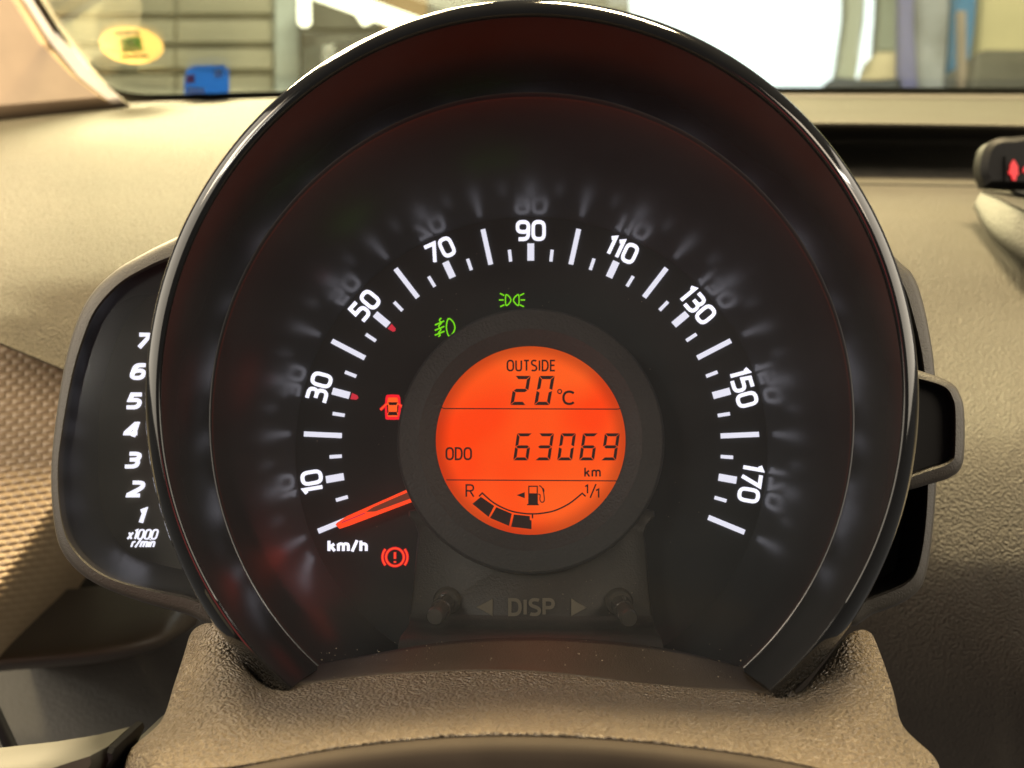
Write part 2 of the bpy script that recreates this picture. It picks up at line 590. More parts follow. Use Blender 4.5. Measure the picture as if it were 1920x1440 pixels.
def boxfn(x0, y0, x1, y1, h, shear=0.0, pad=0.0):
    """box given in pixels (x0,y0 top-left, x1,y1 bottom-right)"""
    def fn(u, v):
        px = x0 + pad + (x1 - x0 - 2 * pad) * u + shear * v
        py = y1 - pad - (y1 - y0 - 2 * pad) * v
        return DP(px, py, h)[:2]
    return fn


PXM = 1 / 6887.0                              # metres per pixel on the dial

# ================================================================== SETTING: dashboard
dash = thing('dashboard', None, None, loc=W(960, 600, 0.6), kind='structure')


def keep(o, parent):
    o.parent = parent
    o.matrix_parent_inverse = Matrix.Translation(parent.location).inverted()
    return o


xs = [-150, 0, 225, 400, 540, 760, 1000]
rows = [
    list(zip(xs, [236, 216, 195, 186, 181, 178, 176], [1.04] * 7)),
    list(zip(xs, [252, 236, 214, 205, 200, 198, 196], [.86] * 7)),
    list(zip(xs, [300, 290, 275, 268, 264, 260, 260], [.69] * 7)),
    list(zip(xs, [380, 380, 372, 368, 364, 360, 360], [.585] * 7)),
    list(zip(xs, [470, 480, 485, 485, 485, 480, 480], [.515] * 7)),
    list(zip(xs, [530, 572, 610, 630, 640, 640, 640], [.482] * 7)),
    list(zip(xs, [563, 636, 722, 762, 785, 800, 810], [.4665] * 7)),
    list(zip(xs, [569, 642, 730, 772, 795, 810, 820], [.4645] * 7)),
    list(zip(xs, [572, 646, 733, 776, 799, 814, 824], [.4685] * 7)),
    list(zip(xs, [570, 644, 731, 774, 797, 812, 822], [.490] * 7)),
]
keep(loft('dash_top', rows, M['dash'], None, 8, 6, W), dash)

xs = [1000, 1300, 1480, 1650, 1780, 1860, 1920, 2060]
def rr(ys, d):
    if not isinstance(d, list): d = [d] * 8
    return list(zip(xs, ys, d))
rows = [
    rr([172, 174, 176, 177, 177, 178, 178, 179], 1.08),
    rr([186, 186, 186, 187, 188, 189, 189, 190], .98),
    rr([204, 204, 204, 205, 206, 207, 207, 208], .86),
    rr([226, 226, 226, 227, 229, 230, 231, 233], .76),
    rr([233, 233, 233, 234, 236, 237, 238, 240], .750),
    rr([237, 237, 237, 238, 240, 241, 242, 244], .757),
    rr([241, 241, 241, 242, 244, 245, 246, 248], .80),
    rr([262, 262, 262, 263, 264, 265, 266, 268], .90),
    rr([290, 292, 294, 297, 300, 302, 304, 306], .86),
    rr([316, 317, 318, 320, 322, 324, 326, 328], .79),
    rr([338, 339, 340, 341, 343, 345, 347, 349], .735),
    rr([346, 347, 348, 349, 351, 353, 355, 357], .728),
    rr([354, 355, 356, 357, 359, 361, 363, 365], .70),
    rr([450, 450, 450, 450, 450, 450, 450, 450], .585),
    rr([600] * 8, .525),
    rr([800] * 8, [.50, .49, .485, .476, .467, .461, .457, .452]),
    rr([1000] * 8, [.50, .48, .47, .458, .446, .440, .436, .43]),
    rr([1150] * 8, [.52, .50, .48, .465, .447, .440, .435, .43]),
    rr([1300] * 8, [.55, .54, .53, .50, .475, .46, .45, .44]),
    rr([1480] * 8, [.60, .60, .59, .57, .54, .52, .50, .48]),
]
keep(loft('dash_right', rows, M['dashR'], None, 6, 6, W), dash)

# panel with raised pattern below the dash edge
V, F = [], []
nu, nv = 230, 560
for j in range(nv + 1):
    for i in range(nu + 1):
        px = -70 + 240 * i / nu
        py = 600 + 640 * j / nv
        d = 0.505 - 0.00014 * (py - 600)
        sft = max(0.0, .83 * px + .555 * py - 600)
        d += 1.2e-5 * sft * sft
        q = py + 0.14 * px
        row = math.floor(q / 12.5)
        fy = q / 12.5 - row
        fx = (px + (11.5 if row % 2 else 0)) / 23.0
        fx -= math.floor(fx)
        bump = max(0.0, math.sin(math.pi * fy)) ** 0.8 * (0.25 + 0.75 * max(0.0, math.sin(math.pi * fx)) ** 0.6)
        V.append(W(px, py, d - 0.0010 * bump))
F = [(j * (nu + 1) + i, j * (nu + 1) + i + 1, (j + 1) * (nu + 1) + i + 1, (j + 1) * (nu + 1) + i) for j in range(nv) for i in range(nu)]
keep(link('patterned_panel', V, F, M['weave'], None), dash)
# lower dash edge and knee panel
rows = [
    [(-120, 1120, .60), (60, 1110, .60), (180, 1100, .60), (300, 1090, .60), (360, 1090, .60), (400, 1090, .62)],
    [(-120, 1190, .53), (60, 1180, .53), (180, 1168, .53), (290, 1150, .535), (340, 1135, .55), (380, 1120, .59)],
    [(-120, 1238, .50), (60, 1226, .50), (180, 1214, .50), (280, 1195, .51), (330, 1172, .53), (372, 1150, .58)],
    [(-120, 1262, .505), (60, 1248, .505), (180, 1237, .505), (280, 1216, .515), (330, 1190, .535), (370, 1165, .59)],
    [(-120, 1268, .54), (60, 1254, .54), (180, 1243, .54), (280, 1222, .55), (330, 1196, .57), (370, 1170, .61)],
]
keep(loft('lower_edge', rows, M['brown'], None, 6, 5, W), dash)
rows = [[(x, y, .66 - (y - 1050) * .0002) for x in (-150, 100, 300, 500, 700)] for y in (1000, 1150, 1300, 1500)]
keep(loft('knee_panel', rows, M['knee'], None, 4, 4, W), dash)

# ================================================================== speedometer
sp = thing('speedometer', 'large round black speedometer lit white, reading zero, under a glossy black hood', 'speedometer', mat=DIALM)
FOOT = 0.0642
disc('dial_face', FOOT + .0012, 0.0, M['dial'], sp, rings=2)
prof = []
for k in range(25):
    t = k / 24
    R = FOOT + 0.043 * (0.2435 * t + 0.0425 * t * t)
    h = 0.043 * t
    prof.append((R, h, 0.197 * t))
prof.append((prof[-1][0] + .0016, prof[-1][1] + .0001, prof[-1][2]))
revolve('dial_surround', prof, M['cone'], sp, seg=220, sharp=80)
prof = []
Rr, NP = .0765, 30
for k in range(NP + 1):
    t = k / NP
    prof.append((Rr, .0430 + .0262 * t, .197 + .052 * t))
    Rr += .0262 / NP * math.tan(math.radians(1.5 + 11.5 * (t + .5 / NP)))
w0, w1 = prof[0], prof[-1]
revolve('hood_wall', prof + [(w1[0] + .0016, w1[1] - .0006, w1[2]), (w0[0] + .0030, w0[1], w0[2])], M['wall'], sp, -139, 139, seg=260, caps=True, sharp=50)
x, y = w1[0], w1[1]
hood_prof = [(x, y + .00002, .249), (x + .00025, y + .0006, .251), (x + .0006, y + .0008, .253), (x + .0012, y + .0007, .255), (x + .0022, y - .0001, .256),
             (.0831, .0683, .258), (.0842, .0666, .258), (.0849, .0645, .256), (.0853, .0612, .25), (.0855, .056, .23), (.0855, .045, .19), (.0858, .020, .10), (.0852, .0, .0),
             (.0803, .0, .0), (.0805, .03, .15), (x + .0018, y - .0012, .249)]
revolve('hood_rim', hood_prof, M['piano'], sp, -139, 139, seg=260, caps=True, sharp=50)
tag(disc('lens', 0.0764, 0.0425, M['lens'], sp, tilt=0.197, dome=0.0004), 'clear cover lens over the dial')

# scale marks
def mark(r0, r1, wid, v):
    a = math.radians((v - 90) * 1.25)
    s, c = math.sin(a), math.cos(a)
    V, F = [], []
    hw = wid / 2
    poly = [(r0 * s - hw * c, r0 * c + hw * s), (r1 * s - hw * c, r1 * c + hw * s), (r1 * s + hw * c, r1 * c - hw * s), (r0 * s + hw * c, r0 * c - hw * s)]
    prism_geo(V, F, poly, 0.0, 0.0006, 0.00008)
    return link('scale_mark', V, F, M['tickw'], sp, smooth=False)


for v in range(0, 181, 5):
    if v % 20 == 0:
        mark(.8331 * RT, RT, .00135, v)
    elif v % 10 == 0:
        mark(.8314 * RT, .9094 * RT, .0019, v)
    else:
        mark(.8320 * RT, .885 * RT, .00090, v)
for v in range(10, 180, 20):
    s = str(v)
    a = math.radians((v - 90) * 1.25)
    Rc = 0.0602
    st, wd = text_strokes(s, .26)
    hh = 0.0060 - 0.0010                       # centre-line height
    ww = hh * wd * 1.02
    up = Vector((math.sin(a), math.cos(a)))
    rt = Vector((math.cos(a), -math.sin(a)))
    def fn(u, vv, up=up, rt=rt, ww=ww, hh=hh):
        return tuple(up * (Rc + (vv - .5) * hh) + rt * ((u - .5) * ww))
    text_mesh('numeral', s, fn, .00098, 0, .0005, M['white'], sp, gap=.26)
text_mesh('unit_lettering', 'km/h', boxfn(614, 1011, 690, 1036, 0, pad=3), .00075, 0, .0004, M['white'], sp, gap=.3)
for v in (30, 50):
    a = math.radians((v - 90) * 1.25)
    up = Vector((math.sin(a), math.cos(a)))
    rt = Vector((math.cos(a), -math.sin(a)))
    pts = [up * (.0510) - rt * .00085, up * (.0510) + rt * .00085, up * .0494 + rt * .0006, up * .0490, up * .0494 - rt * .0006]
    V, F = [], []
    prism_geo(V, F, [tuple(p) for p in pts], 0, .0004)
    link('limit_marker', V, F, M['redmark'], sp, smooth=False)

# hub ring and display
revolve('hub_ring', [(.0354, .0, 0), (.0352, .0110, 0), (.0350, .0122, 0), (.0344, .0127, 0), (.0292, .0131, 0), (.0287, .0128, 0),
                     (.0256, .0116, 0), (.0250, .0112, 0), (.0249, .0090, 0)], M['hub'], sp, seg=160)
HL = 0.0108
lcd = disc('display_screen', 0.0252, HL, M['lcd'], sp, rings=3)
tag(lcd, 'glowing orange round display with dark segment digits')
Z0, Z1 = HL, HL + .00012


def zp(zx, zy):
    return 800 + zx / 3.79, 640 + zy / 3.79


def L2(zx, zy):
    return DP(*zp(zx, zy), HL)[:2]


def lcd_poly(name, polys):
    V, F = [], []
    for p in polys:
        prism_geo(V, F, [L2(*q) for q in p], Z0, Z1)
    return link(name, V, F, M['seg'], lcd, smooth=False)


def lcd_line(name, paths, wpx, closed=False):
    V, F = [], []
    for k, p in enumerate(paths):
        stroke_geo(V, F, [L2(*q) for q in p], wpx / 3.79 * PXM, Z0, Z1 + k * 3e-6, closed)
    return link(name, V, F, M['seg'], lcd, smooth=False)


SEGS = {'0': 'abcdef', '2': 'abged', '3': 'abgcd', '6': 'afgedc', '9': 'abfgcd'}


def seven(ch, x0, ybot, wid, hei, t, slant):
    g = 3.0
    m = hei / 2
    S = {
        'a': [(g, hei), (wid - g, hei), (wid - t - g, hei - t), (t + g, hei - t)],
        'd': [(g, 0), (wid - g, 0), (wid - t - g, t), (t + g, t)],
        'g': [(g + 4, m), (t, m + t / 2), (wid - t, m + t / 2), (wid - g - 4, m), (wid - t, m - t / 2), (t, m - t / 2)],
        'f': [(0, hei - g), (t, hei - t - g), (t, m + t / 2 + g), (0, m + g)],
        'e': [(0, g), (t, t + g), (t, m - t / 2 - g), (0, m - g)],
        'b': [(wid, hei - g), (wid - t, hei - t - g), (wid - t, m + t / 2 + g), (wid, m + g)],
        'c': [(wid, g), (wid - t, t + g), (wid - t, m - t / 2 - g), (wid, m - g)],
    }
    V, F = [], []
    for s in SEGS[ch]:
        prism_geo(V, F, [L2(x0 + p[0] + slant * p[1] / hei, ybot - p[1]) for p in S[s]], Z0, Z1)
    return link('segment_digit', V, F, M['seg'], lcd, smooth=False)


for k, ch in enumerate('63069'):
    seven(ch, 615 + 156 * k, 846, 106, 192, 21, 28)
seven('2', 594, 453, 110, 207, 23, 36)
seven('0', 764, 453, 110, 207, 23, 36)


def lcdtext(s, x0, y0, x1, y1, wpx, gap=.3):
    a, b = zp(x0, y0), zp(x1, y1)
    text_mesh('display_lettering', s, boxfn(a[0], a[1], b[0], b[1], HL, pad=wpx / 3.79 / 2), wpx / 3.79 * PXM, Z0, Z1, M['seg'], lcd, gap)


lcdtext('OUTSIDE', 568, 131, 917, 214, 11.5, .26)
lcdtext('C', 964, 350, 1053, 453, 16)
lcd_line('degree_sign', [[(945 + 14 * math.cos(i * math.pi / 10), 357 + 14 * math.sin(i * math.pi / 10)) for i in range(20)]], 8, True)
lcdtext('ODO', 134, 752, 322, 845, 12.5, .22)
lcdtext('km', 1120, 893, 1237, 966, 11)
lcdtext('R', 276, 1015, 340, 1110, 11)
lcd_line('fraction_lettering', [[(1126, 1032), (1143, 1022), (1143, 1080)], [(1162, 1112), (1203, 1014)], [(1203, 1060), (1222, 1050), (1222, 1110)]], 10)
lcd_line('divider_line', [[(106, 470), (124, 478), (746, 480), (1362, 482), (1382, 472)]], 7)
lcd_line('divider_line', [[(140, 985), (746, 988), (1352, 992)]], 7)
arc = smooth_path([(395, 1078), (480, 1150), (590, 1203), (690, 1223), (750, 1226), (810, 1223), (910, 1203), (1015, 1152), (1105, 1080)], 5)
lcd_line('fuel_scale', [[(372, 1102), (395, 1078)] + arc + [(1130, 1102)], [(752, 1228), (752, 1258)]], 10)
lcd_poly('fuel_block', [[(385, 1105), (480, 1170), (440, 1248), (325, 1155)]])
lcd_poly('fuel_block', [[(495, 1178), (605, 1225), (585, 1312), (450, 1255)]])
lcd_poly('fuel_block', [[(620, 1230), (733, 1242), (733, 1270), (745, 1272), (745, 1335), (600, 1318)]])
V, F = [], []
for p in ([(640, 1093), (697, 1072), (697, 1115)], [(722, 1080), (790, 1080), (790, 1158), (722, 1158)], [(713, 1156), (797, 1156), (797, 1165), (713, 1165)]):
    prism_geo(V, F, [L2(*q) for q in p], Z0, Z1)
stroke_geo(V, F, [L2(*q) for q in [(726, 1082), (726, 1030), (786, 1030), (786, 1082)]], 8 / 3.79 * PXM, Z0, Z1 + 3e-6)
stroke_geo(V, F, [L2(*q) for q in smooth_path([(792, 1086), (806, 1092), (805, 1128), (820, 1144), (836, 1128), (828, 1060), (812, 1032), (798, 1026)], 4)], 7 / 3.79 * PXM, Z0, Z1 + 5e-6)
stroke_geo(V, F, [L2(*q) for q in [(826, 1044), (832, 1068)]], 13 / 3.79 * PXM, Z0, Z1 + 8e-6)
link('fuel_pump_symbol', V, F, M['seg'], lcd, smooth=False)

# needle
HN = 0.0055
def nd(px, py): return DP(px, py, HN)[:2]
V, F = [], []
prism_geo(V, F, [nd(629, 984), (nd(632, 980)), nd(650, 968), nd(790, 906), nd(800, 930), nd(652, 986), nd(636, 991)], HN - .0012, HN)
needle = link('needle', V, F, M['needle'], sp, smooth=False)
tag(needle, 'short glowing orange-red pointer resting at zero')
V, F = [], []
prism_geo(V, F, [nd(686, 960), nd(700, 951), nd(786, 914), nd(794, 926), nd(704, 959)], HN, HN + .0002)
link('needle_insert', V, F, M['needle_in'], needle, smooth=False)
V, F = [], []
prism_geo(V, F, [nd(640, 979), nd(684, 961), nd(685, 963), nd(641, 981)], HN, HN + .0002)
link('needle_stripe', V, F, M['redmark'], needle, smooth=False)  # thin dull red stripe near the needle tip

# tell-tale symbols
def P5(zx, zy): return DP(640 + zx / 3, 480 + zy / 3, 0)[:2]
def P8(zx, zy): return DP(640 + zx / 3, 960 + zy / 3, 0)[:2]


def icon(name, label, strokes, mat, wpx, polys=(), z=(0, .0003)):
    V, F = [], []
    for k, (pts, cl) in enumerate(strokes):
        stroke_geo(V, F, pts, wpx * PXM, z[0], z[1] + k * 4e-6, cl)
    for k, p in enumerate(polys):
        prism_geo(V, F, p, z[0], z[1] + 4e-5 + k * 4e-6)
    o = link(name, V, F, mat, sp, smooth=False)
    if label: o['label'] = label
    return o


S = [([P5(x, y) for x, y in q], cl) for q, cl in [
    (smooth_path([(925, 222), (925, 275), (940, 272), (954, 248), (940, 225)], 5, True), True),
    (smooth_path([(998, 222), (998, 275), (983, 272), (968, 248), (983, 225)], 5, True), True),
    ([(893, 211), (916, 223)], False), ([(887, 248), (913, 248)], False), ([(893, 286), (917, 275)], False),
    ([(1028, 211), (1005, 223)], False), ([(1033, 248), (1008, 248)], False), ([(1027, 286), (1004, 275)], False)]]
icon('warning_lamp', 'green side light symbol', S, M['green'], 2.0)
S = [([P5(x, y) for x, y in q], cl) for q, cl in [
    (smooth_path([(602, 354), (591, 400), (604, 450), (626, 438), (639, 404), (628, 370)], 5, True), True),
    ([(527, 389), (579, 366)], False), ([(526, 419), (580, 396)], False), ([(526, 446), (580, 424)], False),
    (smooth_path([(562, 350), (552, 362), (562, 378), (548, 396), (560, 414), (548, 432), (556, 445), (546, 454)], 4), False)]]
icon('warning_lamp', 'green front fog lamp symbol', S, M['green'], 2.2)
body = [P5(*q) for q in smooth_path([(258, 796), (270, 789), (310, 789), (322, 796), (326, 850), (324, 905), (316, 912), (264, 912), (256, 905), (254, 850)], 3, True)]
doors = [([P5(220, 866), P5(256, 832)], False), ([P5(352, 858), P5(322, 832)], False)]
o = icon('warning_lamp', 'red open doors symbol with overexposed amber core', [(body, True)] + doors, M['red'], 5.5, z=(0, .0002))
V, F = [], []
bc = sum((Vector(p) for p in body), Vector((0, 0))) / len(body)
prism_geo(V, F, [tuple(bc + (Vector(p) - bc) * .86) for p in body], 0, .00035)
for d in doors:
    stroke_geo(V, F, d[0], 2.0 * PXM, 0, .00038)
link('overexposed_core', V, F, M['amber'], o, smooth=False)  # amber laid over the red symbol imitates overexposure
V, F = [], []
for p in ([(264, 824), (318, 824), (310, 840), (271, 840)], [(268, 878), (312, 878), (318, 897), (262, 897)], [(258, 836), (264, 842), (266, 878), (260, 886)], [(322, 836), (316, 842), (314, 878), (320, 886)]):
    prism_geo(V, F, [P5(*q) for q in p], 0, .0005)
link('window_gap', V, F, plastic('symbol_gap', (0.10, 0.004, 0.004), 0.5), o, smooth=False)
cc = (302, 254)
def arc8(r, a0, a1, n=24):
    return [P8(cc[0] + r * math.cos(math.radians(a0 + (a1 - a0) * i / n)), cc[1] + r * math.sin(math.radians(a0 + (a1 - a0) * i / n))) for i in range(n + 1)]
S = [(arc8(50, 0, 352, 44), True), (arc8(70, 140, 220), False), (arc8(70, -40, 40), False), ([P8(302, 226), P8(302, 264)], False), ([P8(302, 276), P8(302, 286)], False)]
o = icon('warning_lamp', 'red brake warning symbol with exclamation mark', S, M['red'], 5.0, z=(0, .0002))
V, F = [], []
for k, (p, cl) in enumerate(S):
    stroke_geo(V, F, p, 1.5 * PXM, 0, .00035 + k * 4e-6, cl)
link('overexposed_core', V, F, M['amber'], o, smooth=False)

# button panel below the display
HB = 0.0100
outer = [(796, 950), (784, 1000), (773, 1110), (766, 1172), (772, 1187), (880, 1196), (1000, 1200), (1115, 1199), (1216, 1194), (1227, 1182), (1219, 1110), (1209, 1000), (1198, 950)]
O = [DP(x, y, HB)[:2] for x, y in smooth_path(outer, 4, True)]
V, F = [], []
prism_geo(V, F, O, 0, HB, 0.0009)
bpan = link('button_panel', V, F, M['panel'], sp, sharp=60)
rows = [[(x, y, HB + .0002) for x, y in zip((772, 850, 1000, 1150, 1222), (1150, 1152, 1155, 1155, 1154))],
        [(x, y, HB + .0012) for x, y in zip((768, 850, 1000, 1150, 1225), (1164, 1166, 1168, 1169, 1168))],
        [(x, y, HB + .0050) for x, y in zip((764, 850, 1000, 1150, 1229), (1176, 1178, 1180, 1181, 1180))],
        [(x, y, HB + .0150) for x, y in zip((750, 850, 1000, 1150, 1240), (1196, 1190, 1186, 1190, 1198))],
        [(x, y, HB + .0185) for x, y in zip((745, 850, 1000, 1150, 1245), (1222, 1208, 1198, 1207, 1220))]]
loft('panel_fillet', rows, M['panel'], bpan, 6, 6, lambda x, y, h: DP(x, y, h))
def bp(zx, zy): return DP(740 + zx / 3.692, 1060 + zy / 3.692, HB)[:2]
V, F = [], []
st, wd = text_strokes('DISP', .24)
for k, (pts, cl) in enumerate(st):
    stroke_geo(V, F, [bp(797 + 300 * p[0] / wd, 340 - 102 * p[1]) for p in pts], 22 / 3.692 * PXM, HB, HB + .00045 + k * 5e-6, cl)
link('raised_lettering', V, F, M['emboss'], bpan, smooth=False)
for tri in ([(565, 290), (680, 228), (680, 352)], [(1332, 293), (1220, 228), (1220, 354)]):
    V, F = [], []
    prism_geo(V, F, [bp(*q) for q in tri], HB, HB + .00045, .0002)
    link('raised_arrow', V, F, M['emboss'], bpan, smooth=False)


def tube(name, stations, mat, parent, seg=32, sharp=35):
    """stations of (centre, radius); ends capped"""
    V, F = [], []
    ax = (stations[-1][0] - stations[0][0]).normalized()
    u = ax.orthogonal().normalized()
    v = ax.cross(u)
    for c, r in stations:
        for i in range(seg):
            a = 2 * math.pi * i / seg
            V.append(c + u * (r * math.cos(a)) + v * (r * math.sin(a)))
    for k in range(len(stations) - 1):
        for i in range(seg):
            j = (i + 1) % seg
            F.append((k * seg + i, k * seg + j, (k + 1) * seg + j, (k + 1) * seg + i))
    F.append(tuple(range(seg)))
    F.append(tuple(range((len(stations) - 1) * seg, len(stations) * seg)))
    return link(name, V, F, mat, parent, sharp=sharp)


for (bx, by), (ex, ey) in (((838, 1127), (815, 1157)), ((1161, 1129), (1180, 1161))):
    p0 = DP(bx, by, HB - .001)
    p1 = DP(ex, ey, HB + .0125)
    st = []
    for t, r in ((0, .0026), (.52, .0026), (.54, .00235), (.9, .00235), (.97, .0022), (1.0, .0019)):
        st.append((p0.lerp(p1, t), r))
    b = tube('push_button', st, M['button'], sp)
    ax = (p1 - p0).normalized()
    q0 = DP(bx, by, HB)
    tube('collar', [(q0 - ax * .001, .0036), (q0 + ax * .0004, .0036), (q0 + ax * .0012, .0032), (q0 + ax * .0013, .0028)], M['button'], b)

# ================================================================== tachometer pod and its opposite
def pod(root, outer, inner, face, hb, hf, hface, m_out, m_in, m_face, n=5, names=('housing', 'recess_wall', 'face')):
    A = smooth_path(outer, n, True)
    B = smooth_path(inner, n, True)
    Fc = smooth_path(face, n, True)
    m = len(A)
    mid = [((a[0] * .5 + b[0] * .5), (a[1] * .5 + b[1] * .5)) for a, b in zip(A, B)]
    def nearin(a, b, t): return (a[0] + (b[0] - a[0]) * t, a[1] + (b[1] - a[1]) * t)
    rings = [[DP(*p, hb) for p in A],
             [DP(*p, hf - .003) for p in A],
             [DP(*nearin(a, b, .12), hf - .0006) for a, b in zip(A, B)],
             [DP(*nearin(a, b, .35), hf) for a, b in zip(A, B)],
             [DP(*nearin(a, b, .85), hf + .0004) for a, b in zip(A, B)],
             [DP(*nearin(a, b, 1.0), hf - .0003) for a, b in zip(A, B)]]
    # the outer side keeps its width towards the back, so it stays behind the rim
    c = sum(((p[0], p[1]) for p in [(r.x, r.y) for r in rings[1]]), ())
    rings[0] = [Vector((p.x * .99, p.y * .99, hb)) for p in rings[1]]
    V = [p for r in rings for p in r]
    F = [(k * m + i, k * m + (i + 1) % m, (k + 1) * m + (i + 1) % m, (k + 1) * m + i) for k in range(len(rings) - 1) for i in range(m)]
    hs = link(names[0], V, F, m_out, root, sharp=55)
    r0 = [DP(*p, hf - .0003) for p in B]
    r2 = [DP(*p, hface) for p in Fc]
    V = [a.lerp(b, t) for t in (0, .35, .7, 1) for a, b in zip(r0, r2)]
    F = [(k * m + i, k * m + (i + 1) % m, (k + 1) * m + (i + 1) % m, (k + 1) * m + i) for k in range(3) for i in range(m)]
    link(names[1], V, F, m_in, root, sharp=55)
    link(names[2], r2, [tuple(range(m))], m_face, root)
    return hs


ta = thing('tachometer', 'tall curved tachometer pod with slanted white numerals one to seven, beside the speedometer', 'tachometer', mat=DIALM)
outer = [(420, 405), (333, 444), (270, 475), (215, 508), (170, 553), (140, 615), (118, 700), (103, 800), (96, 880), (99, 960), (112, 1025), (145, 1070), (195, 1102), (270, 1130), (350, 1152), (430, 1176), (400, 1000), (396, 600)]
inner = [(420, 452), (318, 487), (275, 505), (225, 535), (180, 585), (155, 645), (135, 715), (118, 810), (110, 880), (114, 955), (128, 1010), (160, 1052), (208, 1083), (280, 1103), (350, 1117), (430, 1135), (394, 1000), (390, 600)]
face = [(420, 540), (330, 545), (290, 552), (250, 566), (220, 590), (200, 620), (190, 660), (185, 800), (184, 880), (187, 930), (195, 970), (212, 1005), (240, 1035), (290, 1055), (350, 1070), (430, 1085), (398, 1000), (392, 600)]
pod(ta, outer, inner, face, -.02, .026, -.004, M['pod'], M['podin'], M['tach'])
ti = [DP(x, y, .0225) for x, y in smooth_path(inner, 5, True)]
link('lens', ti, [tuple(range(len(ti)))], M['lens2'], ta)
for s, cx, cyy in (('7', 269, 640), ('6', 261, 697), ('5', 253, 752), ('4', 249, 807), ('3', 250, 863), ('2', 256, 917), ('1', 266, 968)):
    ww = 27 if s != '1' else 13
    text_mesh('numeral', s, boxfn(cx - ww / 2 - 4, cyy - 15, cx + ww / 2 - 4, cyy + 15, -.004, shear=8, pad=3), .00105, -.004, -.0033, M['white'], ta)
text_mesh('unit_lettering', 'x1000', boxfn(238, 992, 294, 1012, -.004, shear=5, pad=1.5), .00042, -.004, -.0036, M['white'], ta, gap=.25)
text_mesh('unit_lettering', 'r/min', boxfn(245, 1010, 289, 1027, -.004, shear=5, pad=1.5), .00042, -.004, -.0036, M['white'], ta, gap=.25)

rp = thing('instrument_pod', 'grey-rimmed pod with black recess, opposite the tachometer behind the speedometer hood', 'instrument pod', mat=DIALM)
outer = [(1600, 430), (1690, 494), (1714, 520), (1730, 565), (1743, 625), (1752, 690), (1757, 780), (1757, 870), (1753, 950), (1745, 1030), (1733, 1088), (1714, 1115), (1682, 1135), (1640, 1150), (1590, 1166), (1605, 1000), (1605, 620)]
inner = [(1590, 470), (1672, 515), (1694, 545), (1708, 590), (1722, 645), (1731, 700), (1737, 780), (1738, 870), (1736, 950), (1728, 1025), (1716, 1070), (1698, 1091), (1670, 1105), (1625, 1122), (1580, 1135), (1610, 990), (1610, 630)]
face = [(1580, 520), (1640, 545), (1665, 570), (1680, 610), (1692, 660), (1700, 710), (1705, 780), (1706, 870), (1704, 940), (1698, 1005), (1688, 1050), (1672, 1072), (1650, 1085), (1610, 1098), (1570, 1105), (1612, 980), (1612, 640)]
pod(rp, outer, inner, face, -.02, .024, -.004, M['pod'], M['podin'], M['podin'])

sb = thing('switch_box', 'small rounded grey box with black front, sticking out beside the speedometer hood', 'switch box', mat=DIALM)
outer = [(1690, 690), (1740, 700), (1784, 718), (1800, 740), (1808, 772), (1808, 850), (1800, 880), (1780, 896), (1742, 908), (1690, 920), (1650, 900), (1650, 720)]
inner = [(1690, 708), (1738, 716), (1770, 727), (1783, 744), (1789, 772), (1788, 848), (1782, 862), (1768, 870), (1740, 879), (1690, 895), (1660, 880), (1660, 730)]
face = [(1690, 712), (1736, 720), (1766, 730), (1779, 746), (1785, 773), (1784, 846), (1778, 859), (1765, 867), (1738, 875), (1690, 890), (1664, 876), (1664, 734)]
pod(sb, outer, inner, face, -.02, .036, .033, M['pod'], M['podin'], M['dark'])

# ================================================================== steering column cover
col = thing('steering_column_cover', 'grained brown plastic steering column cover below the speedometer', 'column cover', mat=DIALM)
def DPl(x, y, h): return DP(x, y, h)
arch = [(505, 1272), (587, 1248), (700, 1226), (800, 1208), (900, 1198), (1000, 1195), (1100, 1199), (1200, 1209), (1300, 1227), (1413, 1256), (1490, 1284)]
low = [(500, 1287), (587, 1281), (700, 1267), (800, 1260), (900, 1257), (1000, 1259), (1100, 1268), (1200, 1281), (1300, 1290), (1413, 1297), (1492, 1304)]
rows = [[(x, y + 6, .012) for x, y in arch],
        [(x, y + 1, .0285) for x, y in arch],
        [(x, y, .0300) for x, y in arch],
        [(x, y + 3, .0318) for x, y in arch],
        [((a[0] + b[0]) / 2, (a[1] + b[1]) / 2, .0395) for a, b in zip(arch, low)],
        [(x, y - 6, .0485) for x, y in low],
        [(x, y, .0500) for x, y in low],
        [(x, y + 6, .0500) for x, y in low]]
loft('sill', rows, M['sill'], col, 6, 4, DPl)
P0 = [330, 352, 375, 410, 450, 500, 587, 700, 850, 1000, 1150, 1300, 1413, 1490, 1540, 1580, 1615, 1640, 1655]
